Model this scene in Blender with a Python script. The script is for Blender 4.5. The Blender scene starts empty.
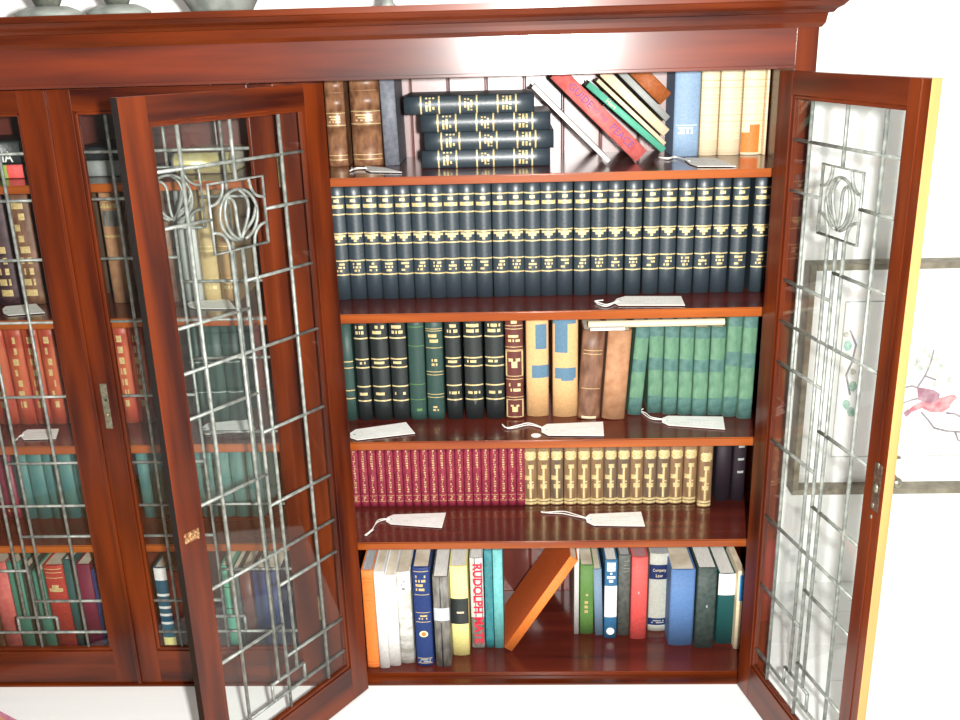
import bpy, bmesh, math, random
from mathutils import Vector, Matrix
random.seed(7)
sc = bpy.context.scene
COL = sc.collection

# ------------------------------------------------------------------ camera
FPX = 960.64
CAM = Vector((-0.0693, -1.7288, 1.3128))
YAW, PITCH, ROLL = -0.038072, 0.322485, -0.028352
fw = Vector((math.sin(YAW)*math.cos(PITCH), math.cos(YAW)*math.cos(PITCH), -math.sin(PITCH)))
r0 = Vector((math.cos(YAW), -math.sin(YAW), 0)); u0 = r0.cross(fw)
rt = r0*math.cos(ROLL) + u0*math.sin(ROLL); up = -r0*math.sin(ROLL) + u0*math.cos(ROLL)
cd = bpy.data.cameras.new('camera'); cam = bpy.data.objects.new('camera', cd); COL.objects.link(cam)
cd.sensor_width = 36; cd.lens = 36*FPX/960; cd.clip_start = 0.05
m = Matrix((rt, up, -fw)).transposed().to_4x4(); m.translation = CAM
cam.matrix_world = m; sc.camera = cam

def ray(x, y): return fw + rt*((x-480)/FPX) - up*((y-360)/FPX)
def onY(x, y, Y):
    d = ray(x, y); return CAM + d*((Y-CAM.y)/d.y)
def onZ(x, y, Z):
    d = ray(x, y); return CAM + d*((Z-CAM.z)/d.z)

# ------------------------------------------------------------------ materials
MATS = {}
def newmat(name):
    m = bpy.data.materials.new(name); m.use_nodes = True
    return m, m.node_tree, m.node_tree.nodes['Principled BSDF']
def noisy(name, c1, c2, rough=.6, scale=(60, 60, 60), detail=4, coat=0, bump=0.0, metal=0, lo=.35, hi=.65, spec=.5):
    if name in MATS: return MATS[name]
    m, t, b = newmat(name); N = t.nodes; L = t.links
    tc = N.new('ShaderNodeTexCoord'); mp = N.new('ShaderNodeMapping'); mp.inputs['Scale'].default_value = scale
    no = N.new('ShaderNodeTexNoise'); no.inputs['Detail'].default_value = detail; no.inputs['Scale'].default_value = 1
    cr = N.new('ShaderNodeValToRGB'); cr.color_ramp.elements[0].position = lo; cr.color_ramp.elements[1].position = hi
    cr.color_ramp.elements[0].color = (*c1, 1); cr.color_ramp.elements[1].color = (*c2, 1)
    L.new(tc.outputs['Object'], mp.inputs['Vector']); L.new(mp.outputs['Vector'], no.inputs['Vector'])
    L.new(no.outputs['Fac'], cr.inputs['Fac']); L.new(cr.outputs['Color'], b.inputs['Base Color'])
    b.inputs['Roughness'].default_value = rough; b.inputs['Coat Weight'].default_value = coat
    b.inputs['Coat Roughness'].default_value = .12; b.inputs['Metallic'].default_value = metal
    b.inputs['Specular IOR Level'].default_value = spec
    if bump:
        bp = N.new('ShaderNodeBump'); bp.inputs['Strength'].default_value = bump; bp.inputs['Distance'].default_value = .002
        L.new(no.outputs['Fac'], bp.inputs['Height']); L.new(bp.outputs['Normal'], b.inputs['Normal'])
    MATS[name] = m; return m
def wood(name, c1, c2, axis, rough=.34, coat=.28, cr=.16, ior=1.5):
    s = [26, 26, 26]; s[axis] = 2.2
    m = noisy(name, c1, c2, rough, tuple(s), 6, coat, .05, lo=.3, hi=.72, spec=.22)
    m.node_tree.nodes['Principled BSDF'].inputs['Coat Roughness'].default_value = cr
    m.node_tree.nodes['Principled BSDF'].inputs['Coat IOR'].default_value = ior
    return m
D1, D2 = (.028, .0028, .0008), (.175, .027, .0024)
WX = wood('mahogany_grain_x', D1, D2, 0); WZ = wood('mahogany_grain_z', D1, D2, 2)
WH = wood('mahogany_header', (.045, .0045, .0012), (.165, .022, .0030), 0, .5, .9, .19, 1.75)
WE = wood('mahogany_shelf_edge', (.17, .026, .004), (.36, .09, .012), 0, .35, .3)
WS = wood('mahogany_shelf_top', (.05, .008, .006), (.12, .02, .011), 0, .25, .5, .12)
WB = wood('mahogany_back', (.10, .018, .012), (.17, .035, .022), 2, .38, 1, .36, 1.85)
BLKW = wood('black_stained_edge', (.004, .003, .003), (.012, .007, .006), 2, .6, 0)
RAW = wood('unpainted_edge', (.42, .22, .075), (.56, .33, .12), 2, .6, 0)
LEAD = noisy('lead_came', (.15, .165, .15), (.31, .33, .30), .45, (80, 80, 80), metal=.3)
BRASS = noisy('aged_brass', (.30, .25, .14), (.55, .45, .25), .35, (120,)*3, metal=.9)
IRON = noisy('tarnished_lock', (.16, .16, .12), (.30, .29, .21), .4, (150,)*3, metal=.7)
GOLD = noisy('gilt', (.60, .45, .18), (.80, .68, .38), .4, (200,)*3, metal=.25)
GOLD2 = noisy('dull_gilt', (.5, .36, .15), (.72, .55, .25), .5, (200,)*3, metal=.2)
PAGE = noisy('paper_pages', (.55, .46, .33), (.78, .70, .56), .85, (20, 20, 900))
PAGEW = noisy('white_pages', (.68, .66, .6), (.86, .85, .8), .85, (900, 40, 40))
PAGEG = noisy('grey_pages', (.32, .33, .34), (.5, .5, .5), .85, (900, 40, 40))
CARD = noisy('tag_card', (.80, .81, .76), (.9, .9, .86), .7, (40,)*3)
INK = noisy('faded_ink', (.35, .38, .45), (.5, .52, .58), .8)
STRING = noisy('white_string', (.7, .7, .66), (.88, .88, .84), .8, (300,)*3)
WALL = noisy('white_wall', (.92, .935, .91), (.95, .955, .93), .8, (3,)*3)
def cloth(name, c, k=.93, rough=.62, coat=0, sc_=180, bump=.15, spec=.4):
    return noisy('cover_'+name, tuple(x*k for x in c), tuple(min(1, x/k) for x in c), rough, (sc_,)*3, 3, coat, bump, spec=spec)
NAVY = cloth('blackish_green', (.026, .040, .050), rough=.42, spec=.8)
BLK = cloth('black', (.016, .022, .022), rough=.38, spec=.6)
DGRN = cloth('dark_green', (.025, .06, .05), rough=.5)
MAROON = cloth('brown_maroon', (.11, .028, .022), rough=.45)
TAN = cloth('tan', (.64, .38, .17), rough=.7)
BLUEL = cloth('blue_label', (.09, .18, .26), rough=.7)
BRN = noisy('cover_brown_leather', (.11, .045, .022), (.24, .12, .07), .5, (60, 60, 25), 5)
SUEDE = noisy('cover_tan_leather', (.36, .17, .08), (.47, .25, .13), .8, (50,)*3, 5)
GRN = noisy('cover_green', (.08, .19, .115), (.135, .27, .165), .7, (70, 70, 40), 5)
GRND = noisy('cover_green_band', (.05, .13, .115), (.09, .19, .165), .7, (70,)*3, 5)
CRIM = noisy('cover_crimson', (.19, .013, .036), (.31, .035, .062), .5, (120,)*3, 4)
GBRN = noisy('cover_gold_brown', (.17, .10, .05), (.32, .19, .09), .5, (80, 80, 15), 5)
GBRN2 = noisy('cover_dull_brown', (.11, .075, .05), (.22, .14, .08), .5, (80, 80, 15), 5)
MOTT = noisy('cover_mottled_calf', (.12, .05, .025), (.36, .18, .09), .4, (70, 70, 40), 6, lo=.3, hi=.7)
SLATE = noisy('cover_slate', (.13, .14, .17), (.20, .21, .24), .6, (90,)*3)
WHT = cloth('white', (.83, .83, .80), .93)
CREAM = noisy('cover_cream', (.72, .58, .36), (.86, .74, .52), .6, (6, 6, 260), 4)
ORNG = cloth('orange', (.78, .20, .035), .92)
ORNGF = cloth('orange_cloth', (.58, .10, .018), .9)
RUST = cloth('rust', (.36, .10, .025), .85)
YEL = cloth('yellow', (.88, .80, .30), .95)
BLUE = cloth('royal_blue', (.010, .032, .135))
MIDB = cloth('mid_blue', (.09, .19, .40))
PALEB = cloth('pale_blue', (.26, .38, .53))
STEEL = cloth('steel_blue', (.17, .26, .36))
TEAL = noisy('cover_teal', (.02, .16, .20), (.04, .25, .27), .6, (90,)*3)
LTEAL = noisy('cover_light_teal', (.12, .42, .43), (.18, .52, .50), .6, (90,)*3)
FTEAL = noisy('cover_faded_teal', (.035, .16, .16), (.10, .22, .185), .6, (50, 50, 18), 4)
GREYC = cloth('grey', (.36, .38, .36))
GREYD = noisy('cover_grey_brown', (.09, .09, .08), (.23, .21, .18), .5, (90, 90, 30), 5)
SILV = cloth('silver_label', (.48, .52, .56))
MARB = noisy('cover_marbled_white', (.52, .52, .45), (.86, .86, .82), .5, (20, 20, 45), 4, lo=.42, hi=.55)
GREEN5 = cloth('grass_green', (.10, .22, .05))
DGREY = noisy('cover_dark_grey_green', (.07, .085, .075), (.14, .15, .13), .7, (90,)*3)
CORAL = cloth('coral', (.78, .10, .09), .9)
DKGR = noisy('cover_charcoal_green', (.025, .045, .04), (.055, .08, .07), .6, (90,)*3)
BGRN = cloth('bottle_green', (.012, .09, .09))
LBLUE = cloth('bright_blue', (.04, .26, .6))
REDO = noisy('cover_orange_red', (.32, .032, .02), (.55, .14, .05), .45, (40, 40, 8), 4)
REDB = cloth('brick_red', (.42, .045, .035), .85)
ROSE = noisy('cover_glare_red_and_coral', (.54, .10, .09), (.66, .17, .15), .6, (60,)*3)  # red leaning book: glare lightened into the colour; coral book: its own tone
REDINK = cloth('red_ink', (.72, .02, .05), .95)
PURP = cloth('violet_ink', (.16, .05, .22))
CRIMD = cloth('wine', (.15, .01, .04))
MINT = cloth('mint', (.10, .42, .28))
SGREEN = cloth('shelf_green', (.06, .24, .17))
PALER = cloth('pink', (.62, .35, .36))

GL = bpy.data.materials.new('clear_glass'); GL.use_nodes = True
t = GL.node_tree; t.nodes.clear()
o_ = t.nodes.new('ShaderNodeOutputMaterial'); mx = t.nodes.new('ShaderNodeMixShader'); tr = t.nodes.new('ShaderNodeBsdfTransparent')
gs = t.nodes.new('ShaderNodeBsdfGlossy'); gs.inputs['Roughness'].default_value = .02; lw = t.nodes.new('ShaderNodeLayerWeight'); pw = t.nodes.new('ShaderNodeMath'); pw.operation = 'POWER'; pw.inputs[1].default_value = 5.5; fr = t.nodes.new('ShaderNodeMath'); fr.operation = 'MULTIPLY_ADD'; fr.inputs[1].default_value = .85; fr.inputs[2].default_value = .03; t.links.new(lw.outputs['Facing'], pw.inputs[0]); t.links.new(pw.outputs[0], fr.inputs[0])
tr.inputs['Color'].default_value = (.985, .995, .99, 1)
t.links.new(fr.outputs[0], mx.inputs[0]); t.links.new(tr.outputs[0], mx.inputs[1]); t.links.new(gs.outputs[0], mx.inputs[2]); t.links.new(mx.outputs[0], o_.inputs[0])

# ------------------------------------------------------------------ helpers
def link_mesh(name, bm, mats, parent=None, loc=(0, 0, 0), smooth=False):
    me = bpy.data.meshes.new(name)
    bmesh.ops.recalc_face_normals(bm, faces=bm.faces[:])
    bm.to_mesh(me); bm.free()
    if not isinstance(mats, (list, tuple)): mats = [mats]
    for mm in mats: me.materials.append(mm)
    if smooth:
        for p in me.polygons: p.use_smooth = True
    o = bpy.data.objects.new(name, me); COL.objects.link(o); o.location = loc
    if parent: o.parent = parent
    return o
def empty(name, label, cat, loc=(0, 0, 0), rot=(0, 0, 0), group=None):
    o = bpy.data.objects.new(name, None); COL.objects.link(o); o.empty_display_size = .03
    o.location = loc; o.rotation_euler = rot; o['label'] = label; o['category'] = cat
    if group: o['group'] = group
    return o
def box(bm, x0, x1, y0, y1, z0, z1, bev=0.0, mi=0):
    r = bmesh.ops.create_cube(bm, size=1)
    for v in r['verts']:
        v.co = Vector(((x0+x1)/2 + v.co.x*(x1-x0), (y0+y1)/2 + v.co.y*(y1-y0), (z0+z1)/2 + v.co.z*(z1-z0)))
    fs = list({f for v in r['verts'] for f in v.link_faces})
    for f in fs: f.material_index = mi
    if bev:
        es = list({e for v in r['verts'] for e in v.link_edges})
        bmesh.ops.bevel(bm, geom=es, offset=bev, segments=2, affect='EDGES', profile=.6)
def tube(bm, pts, r, seg=6, flat=1.0, mi=0, nrm=None):
    """tube along a polyline; flat squashes the section along nrm"""
    pts = [Vector(p) for p in pts]; rings = []
    n0 = Vector(nrm) if nrm else Vector((0, 1, 0))
    for i, p in enumerate(pts):
        d = (pts[min(i+1, len(pts)-1)] - pts[max(i-1, 0)]).normalized()
        n = (n0 - d*n0.dot(d))
        if n.length < .05: n = Vector((1, 0, 0)) - d*d.x
        n.normalize(); s = d.cross(n)
        rings.append([bm.verts.new(p + s*math.cos(2*math.pi*k/seg)*r + n*math.sin(2*math.pi*k/seg)*r*flat) for k in range(seg)])
    for a, b in zip(rings, rings[1:]):
        for k in range(seg):
            f = bm.faces.new((a[k], a[(k+1) % seg], b[(k+1) % seg], b[k])); f.material_index = mi
    bm.faces.new(rings[0][::-1]).material_index = mi; bm.faces.new(rings[-1]).material_index = mi
def prism(bm, poly, z0, z1, mi=0, top=None):
    a = [bm.verts.new((p[0], p[1], z0)) for p in poly]; b = [bm.verts.new((p[0], p[1], z1)) for p in poly]
    n = len(poly)
    for i in range(n): bm.faces.new((a[i], a[(i+1) % n], b[(i+1) % n], b[i])).material_index = mi
    bm.faces.new(a[::-1]).material_index = mi; bm.faces.new(b).material_index = mi if top is None else top
_tc = {}
def text_mesh(s, size, mat, bold=0):
    k = (s, round(size, 5), mat.name, bold)
    if k in _tc: return _tc[k]
    c = bpy.data.curves.new('lettering', 'FONT'); c.body = s; c.size = size; c.align_x = 'CENTER'; c.align_y = 'CENTER'; c.extrude = .0002; c.offset = size*.018*bold
    c.resolution_u = 3
    o = bpy.data.objects.new('lettering', c); COL.objects.link(o)
    dg = bpy.context.evaluated_depsgraph_get()
    me = bpy.data.meshes.new_from_object(o.evaluated_get(dg)); me.materials.clear(); me.materials.append(mat)
    bpy.data.objects.remove(o); _tc[k] = me; return me
def put_text(parent, s, size, mat, x, y, z, rot=0.0, sx=1.0, name='title_lettering', bold=0):
    """lettering on a surface facing -Y; rot turns it in that plane"""
    o = bpy.data.objects.new(name, text_mesh(s, size, mat, bold)); COL.objects.link(o); o.parent = parent
    M = Matrix.Translation((x, y, z)) @ Matrix.Rotation(rot, 4, 'Y') @ Matrix.Rotation(math.pi/2, 4, 'X') @ Matrix.Diagonal((sx, 1, 1, 1))
    o.matrix_local = M; return o

# ------------------------------------------------------------------ books
NC = 12
def book_meshes(w, h, d, base, deco=(), pages=PAGE, bulge=.13, side=None, rib=()):
    """cover = spine + two boards in one C section lofted upwards.  deco: (z0,z1,u0,u1,mat) in fractions"""
    tb = min(.0028, w*.12); side = side or base
    mats = [base, side]; idx = {base.name: 0}
    if side is not base: idx[side.name] = 1
    for dd in deco:
        if dd[4].name not in idx: mats.append(dd[4]); idx[dd[4].name] = len(mats)-1
    zs = {0.0, 1.0}
    for dd in deco: zs.add(round(max(0, dd[0]), 4)); zs.add(round(min(1, dd[1]), 4))
    for r in rib: zs.update((round(r-.006, 4), round(r+.006, 4)))
    zs = sorted(zs); keep = [zs[0]]
    for z in zs[1:]:
        if z-keep[-1] > .0008: keep.append(z)
    zs = keep
    b = w*bulge
    def ring(off):
        P = [(w/2, d)]
        for k in range(NC+1):
            u = k/NC; P.append((w/2 - w*u, b - b*math.sin(math.pi*u)**.8 - (off if 0 < k < NC else 0)))
        P += [(-w/2, d), (-w/2+tb, d), (-w/2+tb, b+.002), (w/2-tb, b+.002), (w/2-tb, d)]
        return P
    bm = bmesh.new(); prev = None; n = NC+7
    first = last = None
    for i in range(len(zs)-1):
        z0, z1 = zs[i], zs[i+1]; zc = (z0+z1)/2
        off = .0022 if any(abs(zc-r) < .006 for r in rib) else 0
        A = [bm.verts.new((p[0], p[1], z0*h)) for p in ring(off)]; B = [bm.verts.new((p[0], p[1], z1*h)) for p in ring(off)]
        if first is None: first = A
        last = B
        if prev:
            for k in range(1, NC+1):
                if off != prevoff: bm.faces.new((prev[k], prev[k+1], A[k+1], A[k])).material_index = 0
        prev, prevoff = B, off
        for k in range(n):
            f = bm.faces.new((A[k], A[(k+1) % n], B[(k+1) % n], B[k])); mi = idx.get(side.name, 0)
            if 1 <= k <= NC:
                mi = 0; u = 1-(k-.5)/NC
                for dd in deco:
                    if dd[0] <= zc <= dd[1] and dd[2] <= u <= dd[3]: mi = idx[dd[4].name]
                f.smooth = True
            f.material_index = mi
    bm.faces.new(first[::-1]); bm.faces.new(last)
    me = bpy.data.meshes.new('cover')
    bm.to_mesh(me); bm.free()
    for mm in mats: me.materials.append(mm)
    pb = bmesh.new(); box(pb, -w/2+tb+.0002, w/2-tb-.0002, b+.0025, d-.004, .003, h-.003)
    pm = bpy.data.meshes.new('pages'); pb.to_mesh(pm); pb.free(); pm.materials.append(pages)
    return me, pm
def spawn(name, meshes, label, cat, loc, rot=(0, 0, 0), group=None, scale=None):
    e = empty(name, label, cat, loc, rot, group)
    for nm, me in zip(('cover', 'pages'), meshes):
        o = bpy.data.objects.new(nm, me); COL.objects.link(o); o.parent = e
        if scale: o.scale = scale
    return e
def marks(z0, z1, n, mat, seed, u0=.15, u1=.85):
    """rows of small glyph like marks"""
    rg = random.Random(seed); out = []; hh = (z1-z0)/n
    for i in range(n):
        a = z1-(i+1)*hh+hh*.2; b = z1-i*hh-hh*.2
        k = u0
        while k < u1-1/NC:
            if rg.random() < .72: out.append((a, b, k, min(u1, k+1/NC+.001), mat))
            k += 1/NC
    return out
def lines(zz, t, mat, u0=0, u1=1): return [(z-t/2, z+t/2, u0, u1, mat) for z in zz]
ORD = ['first', 'second', 'third', 'fourth', 'fifth', 'sixth', 'seventh', 'eighth', 'ninth', 'tenth', 'eleventh', 'twelfth', 'thirteenth',
       'fourteenth', 'fifteenth', 'sixteenth', 'seventeenth', 'eighteenth', 'nineteenth', 'twentieth', 'twenty-first', 'twenty-second',
       'twenty-third', 'twenty-fourth', 'twenty-fifth', 'twenty-sixth']
SHZ = (1.0785, .820, .555, .329, .014)
Z1, Z2, Z3, Z4, Z5 = [z+.0005 for z in SHZ]     # where things stand
SY = .030     # front edge of the shelves

# ---- row 2 : long law set
def law_deco(seed):
    D = lines([.87, .725, .565, .475, .335, .215], .011, GOLD, .04, .96)
    D += [(.825, .85, .3, .7, GOLD), (.775, .805, .1, .9, GOLD)]
    rg = random.Random(seed)
    D += [(.535, .552, .12, .88, GOLD), (.515, .535, .25, .75, GOLD), (.495, .512, .38, .62, GOLD)]
    D += marks(.235, .32, 3, GOLD, seed, .25, .8)
    return D
CX2 = [338.7, 354.9, 371.2, 387.4, 403.7, 420, 436.3, 451.7, 467.5, 483.7, 500.5, 516.3, 532.5, 548.7, 565, 582.2, 599.5, 616, 633.7, 651.7, 668.7, 686, 703.7, 721.2, 739.6, 761]
YL = .14; wL = .0315
law = [book_meshes(wL, .238, .165, NAVY, law_deco(s), PAGE, .2) for s in range(5)]
for i, cx in enumerate(CX2):
    X = onY(cx, 240, YL).x
    spawn('book', law[i % 5], 'black-green gold-banded law volume, %s from left in the long matching set on the second shelf' % ORD[i], 'book',
          (X, YL + .0015*((i*7) % 3), Z2), group='matching law volumes on the second shelf')
# ---- row 1 stack of four
stk = [(421, 551, 151.5, 170.5), (424.5, 553, 134.5, 152.5), (421.5, 553, 117.5, 135.5), (405.5, 541, 100.5, 117.5)]
zz = Z1
stackdeco = lines([.13, .27, .43, .56, .72, .86], .012, GOLD, .02, .98) + marks(.16, .24, 3, GOLD, 5, .1, .9) + marks(.46, .53, 3, GOLD, 6, .1, .9) + marks(.75, .83, 3, GOLD, 9, .1, .9)
YS = .13
names = ['bottom one', 'second from bottom', 'third from bottom', 'topmost one, shifted left']
sm = book_meshes(.0335, .245, .165, NAVY, stackdeco, PAGE, .2)
for i, (xa, xb, ya, yb) in enumerate(stk):
    A = onY(xa, 140, YS).x
    spawn('book', sm, 'gold-banded black law volume lying flat, %s in the top shelf stack' % names[i], 'book',
          (A, YS, zz+.01675), (0, math.pi/2, 0), group='flat stack of law volumes'); zz += .0337

def std(x0, x1, yb, zb, h=None, yt=None, Y=None):
    """base width and depth position of an upright book seen between two edges"""
    xc = (x0+x1)/2
    if Y is None: Y = onZ(xc, yb, zb).y
    a = onY(x0, yb, Y); b = onY(x1, yb, Y)
    if h is None: h = onY(xc, yt, Y).z - zb
    return (a.x+b.x)/2, b.x-a.x, Y, h

def one(x0, x1, yb, zb, base, label, deco=(), h=None, yt=None, Y=None, d=.14, pages=PAGE, rot=(0, 0, 0), group=None, bulge=.13, side=None, rib=(), name='book'):
    x, w, Y, h = std(x0, x1, yb, zb, h, yt, Y)
    e = spawn(name, book_meshes(w*.97, h, d, base, deco, pages, bulge, side, rib), label, 'book', (x, Y, zb), rot, group)
    e['_'] = 0; del e['_']
    return e, w, h
g1 = 'books standing on the top shelf'
calf = lines([.92, .80, .48, .37], .008, GOLD, 0, 1) + marks(.83, .90, 2, GOLD, 11, .15, .9) + marks(.39, .46, 3, GOLD, 12, .2, .8) + lines([.06, .1], .006, GOLD2)
one(329, 348.5, 168, Z1, MOTT, 'mottled brown calf book with gilt bands at the far left of the top shelf', calf, h=.215, Y=.20, rib=(.36, .49, .66, .79), bulge=.2, group=g1)
one(353, 383, 168, Z1, MOTT, 'wide mottled brown calf book with gilt edges, right of its narrower twin', calf, h=.22, Y=.20, rib=(.36, .49, .66, .79), bulge=.2, group=g1)
one(385, 400, 168, Z1, SLATE, 'plain slate grey upright book beside the brown calf pair', (), h=.215, Y=.20, rot=(0, math.radians(-1), 0), group=g1)
# right end of row 1
one(672.5, 698.5, 159, Z1, PALEB, 'pale blue upright book with white lettered label on the top shelf', [(.28, .285, .1, .9, WHT), (.90, .905, .05, .95, WHT)] + marks(.2, .27, 3, WHT, 3, .2, .8), h=.215, Y=.232, d=.11, group=g1)
for i, (a, b, Yc) in enumerate([(699, 717.3, .236), (718, 740, .233), (740.6, 762, .233), (762.6, 765, .228)]):
    one(a, b, 158, Z1, CREAM, ['first cream ribbed book right of the pale blue one on the top shelf', 'second cream ribbed book right of the pale blue one on the top shelf', 'third cream ribbed book from the pale blue one, orange reflection painted near its foot', 'last cream ribbed book partly behind the right open door, top shelf'][i],
        lines([.3, .36, .6, .66, .86], .004, TAN) + ([(.02, .2, .0, .8, ORNG), (.2, .27, .3, .8, ORNG)] if i == 2 else []), h=.218, Y=Yc, d=.11, group='cream ribbed books on the top shelf', bulge=.2)  # orange deco on the third book paints a reflection into its spine

def lean(pb, pt, thick, Y, d, base, label, side=None, deco=(), pages=PAGE, zmin=None, group='leaning books on the top shelf', name='book', bulge=.1):
    """a leaning book; pb, pt = pixels of the spine's lower side's foot and head on plane Y"""
    A = onY(pb[0], pb[1], Y); B = onY(pt[0], pt[1], Y); v = B-A; h = math.hypot(v.x, v.z)
    ang = math.atan2(v.x, v.z)                      # rotation about +Y that tips +Z towards +X
    z0 = A.z
    e = spawn(name, book_meshes(thick, h, d, base, deco, pages, bulge, side), label, 'book', (A.x, Y, z0), (0, ang, 0), group)
    return e, h
# leaning group: centre line of each spine, foot then head
e, h = lean((609, 161.5), (533, 86), .0085, .125, .10, WHT, 'thin white book, lowest of the leaning pile beside the flat stack')
e, h = lean((641.5, 156.5), (556, 72), .030, .150, .13, ROSE, 'large red book with violet title and painted spine glare leaning on the top shelf', side=CRIM)  # spine colour carries the flash glare, boards stay plain crimson
for s, f, sz in (('GUIDE', .72, .020), ('TO THE', .50, .011), ('PEACE', .24, .020)):
    put_text(e, s, sz, PURP, .001, -.0008, h*f, math.pi/2 if True else 0)
e, h = lean((664, 150.5), (588, 84), .012, .165, .11, MINT, 'narrow green book leaning directly on the large red one', side=SGREEN)
put_text(e, 'Hers', .012, CREAM, 0, -.0006, h*.7, math.pi/2)
e, h = lean((665, 144), (597.5, 80), .0075, .185, .10, CREAM, 'thin cream book leaning on the narrow green one, top shelf')
e, h = lean((666.5, 133), (603, 72), .0175, .185, .10, CREAM, 'thick cream book in the middle of the leaning pile, top shelf', pages=PAGEW)
e, h = lean((668, 119), (619, 70), .0125, .19, .10, GREYC, 'grey-cream book leaning near the top of the pile on the top shelf', pages=PAGEW)
e, h = lean((666, 99), (634, 67), .030, .21, .10, RUST, 'rust brown book uppermost in the leaning pile, beside the pale blue book')

# ---- row 3
g3 = 'dark gold-banded books on the third shelf'
yb3 = 420
def cyc(seed, n=1):
    return lines([.975, .80, .60, .52, .335, .195], .013, GOLD, .03, .97) + marks(.83, .93, 2, GOLD, seed, .15, .85) + marks(.545, .585, 1, GOLD, seed+1, .2, .8) + marks(.24, .285, 1, GOLD, seed+2, .15, .85)
R3 = [(341, 353.5, DGRN, 'dark green book at far left of the third shelf, half hidden by the door', lines([.58, .52, .3, .22], .01, GOLD2), 0),
      (355.5, 369.5, BLK, 'narrow black gold-banded book, second from left on the third shelf', cyc(1), 0),
      (371, 389.5, BLK, 'black gold-banded book, third from left on the third shelf', cyc(2), 0),
      (390.5, 407.5, BLK, 'black gold-banded book just left of the plain dark green one, third shelf', cyc(3), 0),
      (408, 424.5, DGRN, 'plain dark green book with faint bands left of the green gilt book, third shelf', lines([.9, .72, .35, .2], .006, GREEN5) + marks(.08, .12, 1, GREEN5, 4, .4, .8), .5),
      (425.5, 443, DGRN, 'dark green book with fine gilt lettering and emblem, third shelf', lines([.88, .86, .70, .47, .44, .25, .22], .006, GOLD2) + marks(.74, .84, 2, GOLD2, 4) + marks(.52, .6, 2, GOLD2, 8, .3, .7) + marks(.08, .14, 2, GOLD2, 9, .3, .7), .5),
      (445.5, 461.5, BLK, 'black gold-banded book just right of the green gilt book, third shelf', cyc(6), 0),
      (464, 483, BLK, 'black gold-banded book, middle of the three before the brown one, third shelf', cyc(7), 0),
      (485, 504.5, BLK, 'black gold-banded book touching the brown panelled one, third shelf', cyc(8), 0)]
Y3 = .145
for a, b, mt, lb, dc, an in R3:
    x0 = onY(a, 370, Y3).x; x1 = onY(b, 370, Y3).x
    spawn('book', book_meshes((x1-x0)*.97, .226, .15, mt, dc, PAGE, .18), lb, 'book', ((x0+x1)/2, Y3, Z3), (0, math.radians(an), 0), g3)
brdeco = lines([.985, .9, .87, .70, .67, .66, .42, .39, .215, .19, .02], .006, GOLD) + [(.425, .66, .03, .1, GOLD), (.425, .66, .9, .97, GOLD), (.025, .19, .03, .1, GOLD), (.025, .19, .9, .97, GOLD),
    (.50, .56, .3, .7, GOLD), (.56, .59, .2, .4, GOLD), (.56, .59, .6, .8, GOLD), (.07, .12, .3, .7, GOLD), (.12, .14, .25, .42, GOLD), (.12, .14, .6, .78, GOLD), (.92, .96, .3, .7, GOLD)] + marks(.74, .82, 2, GOLD, 3) + marks(.26, .36, 2, GOLD, 5)
def r3(a, b, yb, mt, lb, dc, h, an, d=.13, bulge=.16, ym=370, side=None, grp='single books on the third shelf'):
    Y = onZ((a+b)/2, yb, Z3).y
    x0 = onY(a, ym, Y).x; x1 = onY(b, ym, Y).x; t = math.radians(an)
    w = (x1-x0)*.97; hm = onY((a+b)/2, ym, Y).z - Z3
    return spawn('book', book_meshes(w, h, d, mt, dc, PAGE, bulge, side), lb, 'book', ((x0+x1)/2 - math.tan(t)*hm, Y, Z3 + abs(math.sin(t))*w/2), (0, t, 0), grp)
r3(505.5, 523.5, 419, MAROON, 'brown maroon book with gilt panels, right of the black ones', brdeco, .226, 0)
r3(526, 549, 416.5, TAN, 'tan book with two blue patches, left of the blue-topped tan one', [(.64, .87, .42, .95, BLUEL), (.37, .49, .25, 1, BLUEL)], .232, 0)
r3(552.5, 578.5, 417, TAN, 'tan book with a large blue patch at its head, third shelf', [(.86, 1, .0, .95, BLUEL), (.60, .86, .05, .62, BLUEL), (.36, .46, .12, .88, BLUEL), (.34, .36, .3, .8, BLUEL)], .236, 0)
HL = onY(650, 329.5, .14).z - Z3
r3(580.5, 603.5, 419.5, BRN, 'worn grey-brown leather book leaning slightly right, beside the tan ones', lines([.78, .74, .35], .006, GOLD2, .1, .9) + [(.0, .03, .2, .8, CREAM)], HL, 3.0, .12)
r3(605.5, 629.5, 420, SUEDE, 'plain tan leather book leaning slightly right, left of the green set', (), HL, 3.4, .12)
HL = onY(650, 329.5, .14).z - Z3
gd = [(.88, 1, 0, 1, GRND), (.50, .64, 0, 1, GRND), (.0, .20, 0, 1, GRND)]
GR = [(632, 646.3, 415.5, 4.2, 'leaning first'), (648.5, 663.3, 413, 0, 'second'), (664, 678.7, 414.5, 0, 'third'), (679.3, 693.5, 415, 0, 'fourth'), (694, 709.2, 416, 0, 'fifth'), (709.8, 724.8, 415.5, 0, 'sixth'), (725.5, 740, 417, .6, 'seventh'), (741, 755.5, 419, .6, 'eighth and last')]
for a, b, yb, an, nm in GR:
    r3(a, b, yb, GRN, 'green cloth book with darker bands, %s from left of the green set' % nm, gd, HL if b < 725 else .222, an, .13, grp='green banded set on the third shelf')
# rolled paper on top of the green set
e = empty('paper_roll', 'cream roll of paper lying on top of the green books, third shelf', 'paper roll', (0, 0, 0))
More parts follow.
